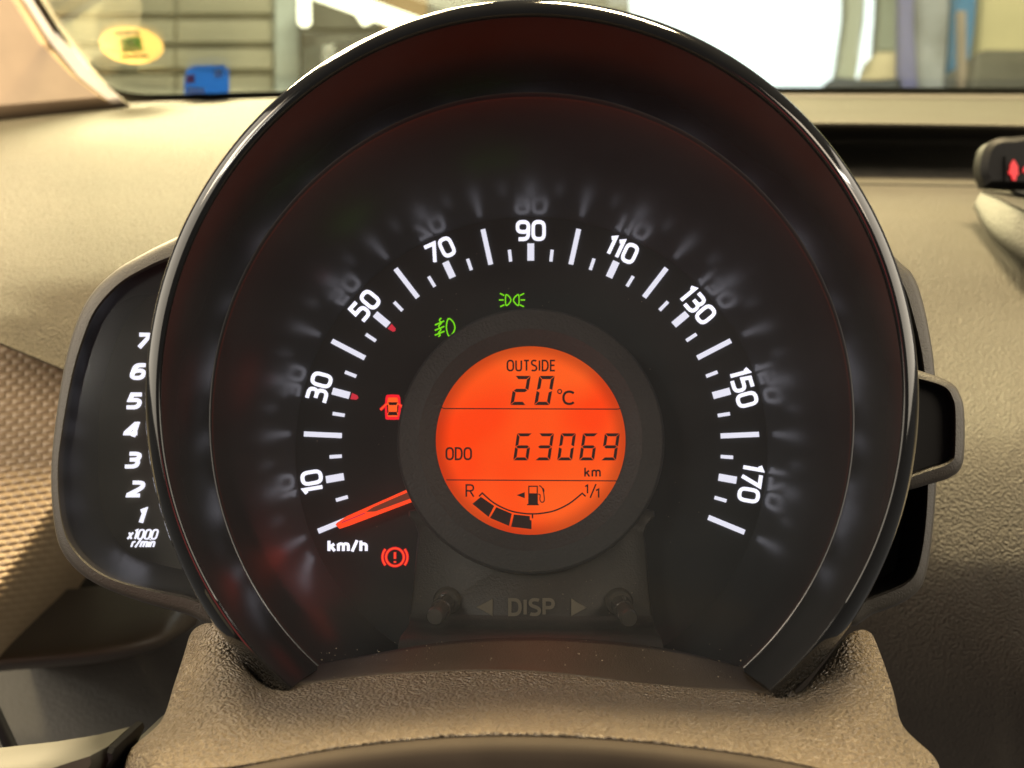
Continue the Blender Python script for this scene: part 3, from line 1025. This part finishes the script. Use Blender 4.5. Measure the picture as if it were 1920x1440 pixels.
rows = [
    list(zip([372, 358, 376, 408, 440, 500, 587, 700, 850, 1000, 1150, 1300, 1413, 1490, 1545, 1580, 1612, 1632, 1620],
             [1260, 1210, 1184, 1184, 1215, 1284, 1278, 1264, 1256, 1256, 1272, 1287, 1295, 1301, 1255, 1210, 1192, 1210, 1260],
             [.0, .024, .028, .030, .034, .046, .047, .047, .047, .047, .047, .047, .047, .046, .034, .030, .028, .024, .0])),
    list(zip([368, 354, 374, 410, 446, 500, 587, 700, 850, 1000, 1150, 1300, 1413, 1490, 1541, 1580, 1615, 1638, 1630],
             [1260, 1200, 1174, 1172, 1205, 1287, 1281, 1267, 1259, 1260, 1276, 1291, 1298, 1304, 1250, 1200, 1182, 1196, 1250],
             [.004, .030, .036, .040, .043, .0500, .0505, .0505, .0505, .0505, .0505, .0505, .0505, .0500, .043, .040, .036, .030, .004])),
    list(zip([350, 342, 366, 407, 445, 500, 587, 700, 850, 1000, 1150, 1300, 1413, 1492, 1545, 1592, 1634, 1656, 1650],
             [1300, 1236, 1218, 1216, 1236, 1293, 1290, 1279, 1271, 1272, 1287, 1301, 1308, 1312, 1276, 1240, 1228, 1240, 1300],
             [.012, .037, .044, .048, .050, .054, .0545, .0545, .0545, .0545, .0545, .0545, .0545, .054, .050, .048, .044, .037, .012])),
    list(zip([335, 326, 357, 402, 443, 500, 587, 700, 850, 1000, 1150, 1300, 1413, 1496, 1555, 1605, 1652, 1676, 1665],
             [1350, 1285, 1275, 1275, 1285, 1312, 1312, 1303, 1294, 1295, 1308, 1321, 1329, 1332, 1312, 1292, 1283, 1300, 1350],
             [.02, .046, .055, .060, .062, .063, .063, .063, .063, .063, .063, .063, .063, .063, .062, .060, .055, .046, .02])),
    list(zip([318, 302, 342, 394, 440, 500, 588, 700, 850, 1000, 1150, 1300, 1415, 1500, 1562, 1622, 1672, 1694, 1680],
             [1410, 1352, 1347, 1347, 1349, 1356, 1352, 1342, 1330, 1329, 1338, 1350, 1361, 1366, 1362, 1355, 1350, 1366, 1420],
             [.03, .056, .070, .077, .079, .079, .079, .079, .079, .079, .079, .079, .079, .079, .079, .077, .070, .056, .03])),
    list(zip([265, 248, 302, 372, 432, 502, 592, 700, 850, 1000, 1150, 1300, 1418, 1505, 1575, 1645, 1705, 1745, 1730],
             [1480, 1402, 1418, 1426, 1425, 1415, 1400, 1385, 1372, 1370, 1377, 1392, 1409, 1425, 1440, 1446, 1430, 1412, 1490],
             [.04, .064, .086, .094, .096, .096, .096, .096, .096, .096, .096, .096, .096, .096, .096, .094, .086, .064, .04])),
    list(zip([255, 232, 295, 368, 430, 504, 594, 700, 850, 1000, 1150, 1300, 1420, 1508, 1580, 1650, 1712, 1762, 1745],
             [1500, 1440, 1450, 1442, 1437, 1425, 1409, 1394, 1381, 1379, 1386, 1401, 1418, 1434, 1450, 1462, 1456, 1440, 1510],
             [.045, .068, .092, .0985, .100, .100, .100, .100, .100, .100, .100, .100, .100, .100, .100, .0985, .092, .068, .045])),
    list(zip([255, 225, 292, 368, 430, 504, 594, 700, 850, 1000, 1150, 1300, 1420, 1508, 1580, 1650, 1716, 1775, 1760],
             [1530, 1480, 1470, 1452, 1446, 1434, 1417, 1402, 1389, 1387, 1394, 1409, 1426, 1443, 1460, 1472, 1478, 1480, 1540],
             [.05, .070, .092, .0985, .0985, .0985, .0985, .0985, .0985, .0985, .0985, .0985, .0985, .0985, .0985, .0985, .092, .070, .05])),
    list(zip([255, 225, 292, 368, 430, 504, 594, 700, 850, 1000, 1150, 1300, 1420, 1508, 1580, 1650, 1716, 1775, 1760],
             [1560, 1540, 1540, 1540, 1540, 1540, 1540, 1540, 1540, 1540, 1540, 1540, 1540, 1540, 1540, 1540, 1540, 1540, 1570],
             [.05, .068, .086, .09, .09, .09, .09, .09, .09, .09, .09, .09, .09, .09, .09, .09, .086, .068, .05])),
]
loft('cover_shell', rows, M['leather'], col, 5, 7, DPl)
lipx = [400, 504, 594, 700, 850, 1000, 1150, 1300, 1420, 1508, 1640]
lipy = [1452, 1429, 1412, 1397, 1384, 1382, 1389, 1404, 1421, 1438, 1468]
rows = [[(x, y + 8, .106) for x, y in zip(lipx, lipy)], [(x, y + 2, .108) for x, y in zip(lipx, lipy)], [(x, y, .110) for x, y in zip(lipx, lipy)],
        [(x, y + 3, .1115) for x, y in zip(lipx, lipy)], [(x, y + 30, .1135) for x, y in zip(lipx, lipy)], [(x, y + 130, .113) for x, y in zip(lipx, lipy)]]
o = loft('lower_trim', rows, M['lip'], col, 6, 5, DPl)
tag(o, 'dark smooth curved trim along the foot of the cover')

# control stalk
stk = thing('control_stalk', 'grey control stalk reaching out beside the steering column cover', 'stalk', loc=W(150, 1440, .25))
def solid(name, pts, d0, d1, mat, parent, bevel=0.0, n=0, sharp=40):
    """outline in pixels at depth d0, extruded away from the camera to depth d1; bevel shrinks the front face"""
    if n:
        pts = smooth_path(pts, n, True)
    m = len(pts)
    f = [W(x, y, d0 + bevel) for x, y in pts]
    ctr = sum(f, Vector()) / m
    V = list(f)
    back = [p + FWD * (d1 - d0 - bevel) for p in f]
    V += back
    if bevel:
        fr = [p + (ctr - p).normalized() * bevel - FWD * bevel for p in f]
        V += fr
    F = [(i, (i + 1) % m, m + (i + 1) % m, m + i) for i in range(m)]
    F.append(tuple(range(m, 2 * m)))
    if bevel:
        F += [(i, (i + 1) % m, 2 * m + (i + 1) % m, 2 * m + i) for i in range(m)]
        F.append(tuple(range(2 * m, 3 * m)))
    else:
        F.append(tuple(range(m)))
    o = link(name, V, F, mat, None, sharp=sharp)
    if parent is not None:
        keep(o, parent)
    return o


solid('lever', [(-120, 1448), (60, 1428), (140, 1415), (203, 1399), (207, 1415), (192, 1450), (160, 1500), (-120, 1500)], .245, .262, M['stalk'], stk, .003)
solid('end_cap', [(205, 1399), (216, 1402), (219, 1412), (205, 1445), (190, 1500), (165, 1500), (194, 1450), (209, 1415)], .2455, .265, M['dark'], stk, .001)
solid('boot', [(262, 1398), (240, 1407), (222, 1420), (206, 1442), (200, 1500), (250, 1520), (290, 1470), (285, 1420)], .256, .29, M['stalk'], stk, .003)
cab = []
V, F = [], []
for k in (0,):
    pass
seam_tube = tube('dark_seam', [(W(-60, 1230, .40), .0022), (W(-8, 1340, .40), .0022), (W(20, 1400, .40), .0022), (W(60, 1480, .40), .0022)], M['dark'], None, 16)  # dark tube standing in for a gap between panels
tag(seam_tube, 'thin dark seam running down beside the knee panel', 'seam')

# ================================================================== centre display and console top
cdsp = thing('centre_display', 'dark display block with a red seat belt warning, on the dash beyond the speedometer', 'display', loc=W(1900, 340, .56))
solid('display_housing', [(1848, 274), (1840, 296), (1838, 322), (1846, 342), (1866, 350), (2050, 350), (2050, 256), (1900, 257), (1864, 262)], .60, .612, M['dark'], cdsp, .003, n=3)
solid('display_glass', [(1886, 292), (1886, 340), (2040, 342), (2040, 292)], .5985, .6005, M['dark'], cdsp)
def icon_solid(name, pts, d, mat, parent):
    return solid(name, pts, d, d + .0008, mat, parent)
icon_solid('warning_symbol', [(1901, 299), (1905, 305), (1909, 312), (1909, 322), (1911, 326), (1906, 330), (1905, 338), (1899, 337), (1897, 329), (1891, 324), (1894, 318), (1895, 308)], .5972, M['red'], cdsp)
icon_solid('warning_symbol', [(1919, 316), (1926, 308), (1930, 322), (1919, 323)], .5972, M['red'], cdsp)
con = thing('console_top', 'rounded grey console top standing on the dash below the display block', 'console', loc=W(1900, 430, .54))
rows = [[(1850, 348, .66), (1900, 348, .66), (1960, 350, .66), (2060, 352, .66)],
        [(1842, 357, .61), (1880, 371, .585), (1925, 391, .56), (2040, 428, .53)],
        [(1838, 362, .606), (1874, 378, .58), (1918, 399, .554), (2032, 438, .526)],
        [(1825, 386, .606), (1850, 428, .578), (1898, 470, .551), (2000, 540, .52)],
        [(1828, 390, .62), (1853, 432, .60), (1901, 474, .575), (2003, 545, .55)]]
keep(loft('console_body', rows, M['console'], None, 8, 8, W), con)
solid('console_inlay', [(1900, 357), (1912, 362), (1990, 384), (2060, 396), (2060, 356)], .60, .605, M['stalk'], con)

# ================================================================== windshield, pillar and stickers
pil = thing('windshield_pillar', 'beige pillar trim with a pale edge strip beside the windshield', 'pillar', loc=W(60, 210, .9))
solid('pillar_trim', [(-260, -160), (-40, -160), (28, -20), (92, 84), (150, 150), (205, 192), (0, 216), (-260, 245)], .92, 1.00, M['pillar'], pil, .006)
solid('edge_strip', [(-34, -160), (-14, -160), (62, -6), (120, 80), (172, 140), (232, 190), (208, 194), (153, 152), (95, 86), (31, -20)], .925, .97, M['pillar_edge'], pil, .003)
wsh = thing('windshield', 'clear windshield with a black border along its lower edge', 'windshield', loc=W(700, 178, 1.06))
def WS(px, py): return W(px, py, 1.03 - (200 - py) * 0.00075)
pane = [WS(-40, -170), WS(60, 0), WS(140, 120), WS(200, 170), WS(250, 186), WS(540, 180), WS(1480, 174), WS(2100, 176), WS(2100, -170)]
V = list(pane) + [p + FWD * .005 for p in pane]
m = len(pane)
keep(link('glass_pane', V, [tuple(range(m)), tuple(range(m, 2 * m))] + [(i, (i + 1) % m, m + (i + 1) % m, m + i) for i in range(m)], M['wind'], None, smooth=False), wsh)
pa = smooth_path([(-24, -160), (66, -6), (124, 84), (170, 140), (205, 168), (245, 181), (320, 184), (540, 178), (1000, 172), (1480, 171), (2100, 172)], 5)
V, F = [], []
for i, p in enumerate(pa):
    wdt = 6
    a, c = pa[max(0, i - 1)], pa[min(len(pa) - 1, i + 1)]
    t = Vector((c[0] - a[0], c[1] - a[1])).normalized()
    nn = Vector((-t.y, t.x))
    for s in (-1, 1):
        q = WS(p[0] + nn.x * wdt * s, p[1] + nn.y * wdt * s)
        V += [q - FWD * .002, q - FWD * .0004]
for i in range(len(pa) - 1):
    a, b = 4 * i, 4 * i + 4
    F += [(a, a + 2, b + 2, b), (a + 1, a + 3, b + 3, b + 1), (a, a + 1, b + 1, b), (a + 2, a + 3, b + 3, b + 2)]
keep(link('black_border', V, F, M['frit'], None), wsh)


def backlit(name, col, var=.05):
    m = plastic(name, col, .5, var=var)
    nt = m.node_tree
    b = nt.nodes['Principled BSDF']
    t = nt.nodes.new('ShaderNodeBsdfTranslucent')
    t.inputs[0].default_value = (*[min(1, c * 1.3) for c in col], 1)
    mx = nt.nodes.new('ShaderNodeMixShader')
    mx.inputs[0].default_value = .55
    nt.links.new(b.outputs[0], mx.inputs[1])
    nt.links.new(t.outputs[0], mx.inputs[2])
    nt.links.new(mx.outputs[0], nt.nodes['Material Output'].inputs[0])
    return m


def sticker(name, pts, off, mat, parent=None, label=None, cat=None):
    fr = [WS(x, y) - FWD * (off + .0004) for x, y in pts]
    bk = [WS(x, y) - FWD * off for x, y in pts]
    m = len(pts)
    o = link(name, fr + bk, [tuple(range(m)), tuple(range(m, 2 * m))] + [(i, (i + 1) % m, m + (i + 1) % m, m + i) for i in range(m)], mat, None, smooth=False)
    if parent is not None:
        o.parent = parent
    if label: tag(o, label, cat)
    return o


ov = [(247 + 60 * math.cos(a) + 4 * math.sin(a), 85 + 35 * math.sin(a) + 3 * math.cos(a)) for a in [i * math.pi / 20 for i in range(40)]]
s1 = sticker('oval_sticker', ov, .0006, backlit('sticker_cream', (0.80, 0.64, 0.40), var=.04), None, 'cream oval sticker with a green square, stuck on the windshield', 'sticker')
sticker('green_square', [(224, 72), (264, 69), (270, 96), (230, 100)], .0012, backlit('sticker_green', (0.16, 0.45, 0.05)), s1)
sticker('white_letter', [(238, 78), (252, 77), (256, 92), (242, 93)], .0018, backlit('sticker_pale', (0.40, 0.65, 0.22)), s1)
sticker('print_line', [(216, 60), (262, 58), (263, 65), (217, 67)], .0012, backlit('sticker_print', (0.22, 0.18, 0.08)), s1)
sticker('print_line', [(228, 106), (278, 102), (279, 108), (229, 111)], .0012, bpy.data.materials['sticker_print'], s1)
s2 = sticker('blue_sticker', [(352, 130), (362, 124), (420, 122), (430, 132), (430, 172), (424, 180), (346, 180), (346, 150)], .0006, backlit('sticker_blue', (0.075, 0.20, 0.46), var=.15), None, 'small blue sticker in the lower corner of the windshield', 'sticker')
sticker('white_mark', [(402, 130), (416, 130), (418, 146), (404, 148)], .0012, backlit('sticker_white', (0.55, 0.68, 0.85)), s2)
sticker('white_mark', [(350, 162), (384, 166), (386, 178), (350, 178)], .0012, bpy.data.materials['sticker_white'], s2)
sticker('red_mark', [(350, 142), (366, 140), (366, 156), (350, 158)], .0012, backlit('sticker_pink', (0.55, 0.25, 0.40)), s2)
s3 = sticker('glass_print', [(260, 128), (330, 125), (346, 126), (346, 134), (300, 139), (260, 137)], .0006, plastic('print_grey', (0.22, 0.21, 0.13), .5), None, 'faint grey printed lettering line on the windshield beside the blue sticker', 'print')

# ================================================================== what stands outside the windshield
GD = 5.0
gd = thing('garage_door', 'pale sectional garage door with horizontal seams beyond the windshield', 'garage door', loc=W(250, 300, GD))
mdoor = plastic('door_panel_paint', (0.40, 0.39, 0.27), .5, var=.05, vscale=2)
ys = [-190, -135, -80, -24, 32, 86, 136, 190, 250]
for a, b in zip(ys[:-1], ys[1:]):
    for x0, x1 in ((-200, 326), (329, 512)):
        solid('door_panel', [(x0, a + 6), (x1, a + 6), (x1, b - 6), (x0, b - 6)], GD, GD + .05, mdoor, gd, .012)
solid('door_backing', [(-210, -190), (515, -190), (515, 255), (-210, 255)], GD + .06, GD + .09, plastic('door_seam', (0.20, 0.20, 0.12), .6), gd)
jamb = solid('door_post', [(516, -190), (560, -190), (560, 255), (516, 255)], GD - .05, GD + .1, plastic('post_paint', (0.50, 0.58, 0.52), .5, var=.05, vscale=3), None)
tag(jamb, 'pale grey-green post beside the sectional garage door', 'post')
cab = solid('dark_cabinet', [(562, 58), (800, 58), (800, 255), (562, 255)], 4.2, 4.6, plastic('cabinet_grey', (0.035, 0.035, 0.024), .5, var=.2, vscale=4), None, .02)
tag(cab, 'dark grey-green cabinet standing beside the pale post', 'cabinet')
cab2 = solid('grey_machine', [(564, -30), (660, -30), (720, 60), (564, 60)], 4.7, 5.0, plastic('machine_grey', (0.06, 0.06, 0.04), .4, var=.5, vscale=5), None, .02)
tag(cab2, 'dim grey equipment above the dark cabinet', 'equipment')
brd = solid('wooden_board', [(640, -120), (800, -120), (800, 60), (720, 60)], 5.4, 5.5, plastic('board_tan', (0.50, 0.33, 0.14), .6, var=.1, vscale=4), None)
tag(brd, 'tan wooden board behind the slanted lamp tube', 'board')
wal = solid('garage_wall', [(790, -200), (1180, -200), (1180, 255), (790, 255)], 5.6, 5.8, plastic('wall_grey', (0.32, 0.32, 0.26), .7, var=.1, vscale=2), None)
tag(wal, kind='structure')
mtube = emit('tube_light', (1.0, 0.92, 0.62), 6.0)
t1 = tube('lamp_tube', [(W(569, -90, 4.4), .022), (W(571, 42, 4.4), .024), (W(571, 48, 4.4), .016)], mtube, None, 16)
tag(t1, 'upright glowing lamp tube beside the pale post', 'lamp')
t2 = tube('lamp_tube', [(W(560, -30, 4.0), .03), (W(760, 42, 4.0), .03), (W(900, 92, 4.0), .03)], mtube, None, 16)
tag(t2, 'slanted glowing lamp tube in front of the wooden board', 'lamp')
t3 = tube('lamp_tube', [(W(675, 10, 3.95), .03), (W(690, 42, 3.95), .02)], mtube, None, 16)
tag(t3, 'short glowing lamp end hanging below the slanted tube', 'lamp')

sky = solid('daylight', [(1100, -260), (2100, -260), (2100, 300), (1100, 300)], 9.0, 9.1, emit('daylight', (0.93, 1.0, 0.97), 2.6), None)
tag(sky, kind='structure')
sky.name = 'sky'
def up(name, pts, d0, d1, col, label, cat, rough=.5, var=.1, bevel=.01):
    o = solid(name, pts, d0, d1, plastic(name + '_paint', col, rough, var=var, vscale=4), None, bevel)
    return tag(o, label, cat)
up('frame_post', [(1592, -200), (1634, -200), (1620, 40), (1604, 150), (1570, 200), (1555, 200), (1575, 120), (1588, 30)], 5.0, 5.1, (0.45, 0.50, 0.42), 'grey-green leaning frame post beside the bright opening', 'post')
up('frame_post', [(1656, -200), (1692, -200), (1684, 110), (1672, 98), (1644, 98), (1650, 20)], 5.2, 5.3, (0.40, 0.46, 0.38), 'second grey-green frame post between bright strip and purple banner', 'post')
up('cream_box', [(1644, 98), (1686, 98), (1686, 150), (1600, 154), (1630, 140)], 4.9, 5.1, (0.75, 0.66, 0.42), 'cream box standing at the foot of the second frame post', 'box')
up('purple_banner', [(1688, -200), (1716, -200), (1712, 60), (1720, 190), (1684, 190)], 4.7, 4.75, (0.20, 0.21, 0.42), 'upright purple banner beside the patterned grey banner', 'banner')
up('grey_banner', [(1714, -200), (1792, -200), (1776, 60), (1766, 190), (1720, 190), (1712, 60)], 4.8, 4.85, (0.33, 0.36, 0.38), 'patterned grey banner between purple banner and blue banner', 'banner', var=.45)
up('blue_banner', [(1796, -200), (1846, -200), (1826, 60), (1806, 190), (1770, 190), (1778, 60)], 4.9, 4.95, (0.04, 0.26, 0.55), 'bright blue banner with a tan pole in front', 'banner')
up('tan_pole', [(1797, 20), (1810, 20), (1812, 190), (1799, 190)], 4.6, 4.64, (0.38, 0.32, 0.26), 'slim tan pole in front of the bright blue banner', 'pole')
up('cream_wall_panel', [(1850, -200), (2150, -200), (2150, 108), (1832, 100)], 5.0, 5.1, (0.80, 0.72, 0.40), 'pale cream panel above the dark bench', 'panel')
up('dark_bench', [(1834, 98), (1850, 94), (2150, 96), (2150, 200), (1815, 200)], 4.5, 4.9, (0.13, 0.13, 0.11), 'dark grey bench below the pale cream panel', 'bench', var=.4)
up('parked_bumper', [(1540, 190), (1552, 152), (1570, 144), (1640, 152), (1690, 148), (1690, 200), (1540, 200)], 4.4, 4.6, (0.10, 0.11, 0.12), 'dark low bumper shape at the foot of the frame posts', 'bumper', var=.4, bevel=.03)
flo = solid('garage_floor', [(-800, 255), (2700, 255), (3600, 900), (-1600, 900)], 5.0, 5.05, plastic('floor_grey', (0.22, 0.20, 0.16), .5, var=.1, vscale=2), None)
bpy.data.objects.remove(flo)
V = [(-6, 1.6, 0), (6, 1.6, 0), (6, 10, 0), (-6, 10, 0)]
tag(link('garage_floor', V, [(0, 1, 2, 3)], bpy.data.materials['floor_grey'], None), kind='structure')

# ================================================================== dust on the sill and button panel
V, F = [], []
for k in range(170):
    r = random.random()
    if r < .45:
        px, py = random.uniform(600, 1430), 0
        t = (px - 1000) / 410
        py = random.uniform(1200, 1256) + 40 * t * t * random.random()
        h = .034 + (py - 1200) * .00026
    elif r < .8:
        px, py = random.uniform(775, 1215), random.uniform(1085, 1165)
        h = HB + .0001
    else:
        a = random.uniform(-2.2, 2.2)
        q = random.uniform(.036, .063)
        c = Vector((q * math.sin(a), q * math.cos(a), .0001))
        h = None
    if h is not None:
        c = DP(px, py, h)
    s = random.uniform(.00004, .00010)
    b = len(V)
    for dx, dy, dz in ((-1, -1, 0), (1, -1, 0), (1, 1, 0), (-1, 1, 0), (0, 0, 1.2)):
        V.append((c.x + dx * s * random.uniform(.6, 1.4), c.y + dy * s, c.z + dz * s))
    F += [(b, b + 1, b + 4), (b + 1, b + 2, b + 4), (b + 2, b + 3, b + 4), (b + 3, b, b + 4)]
d = link('dust', V, F, M['dust'], sp, smooth=False)
tag(d, kind='stuff')
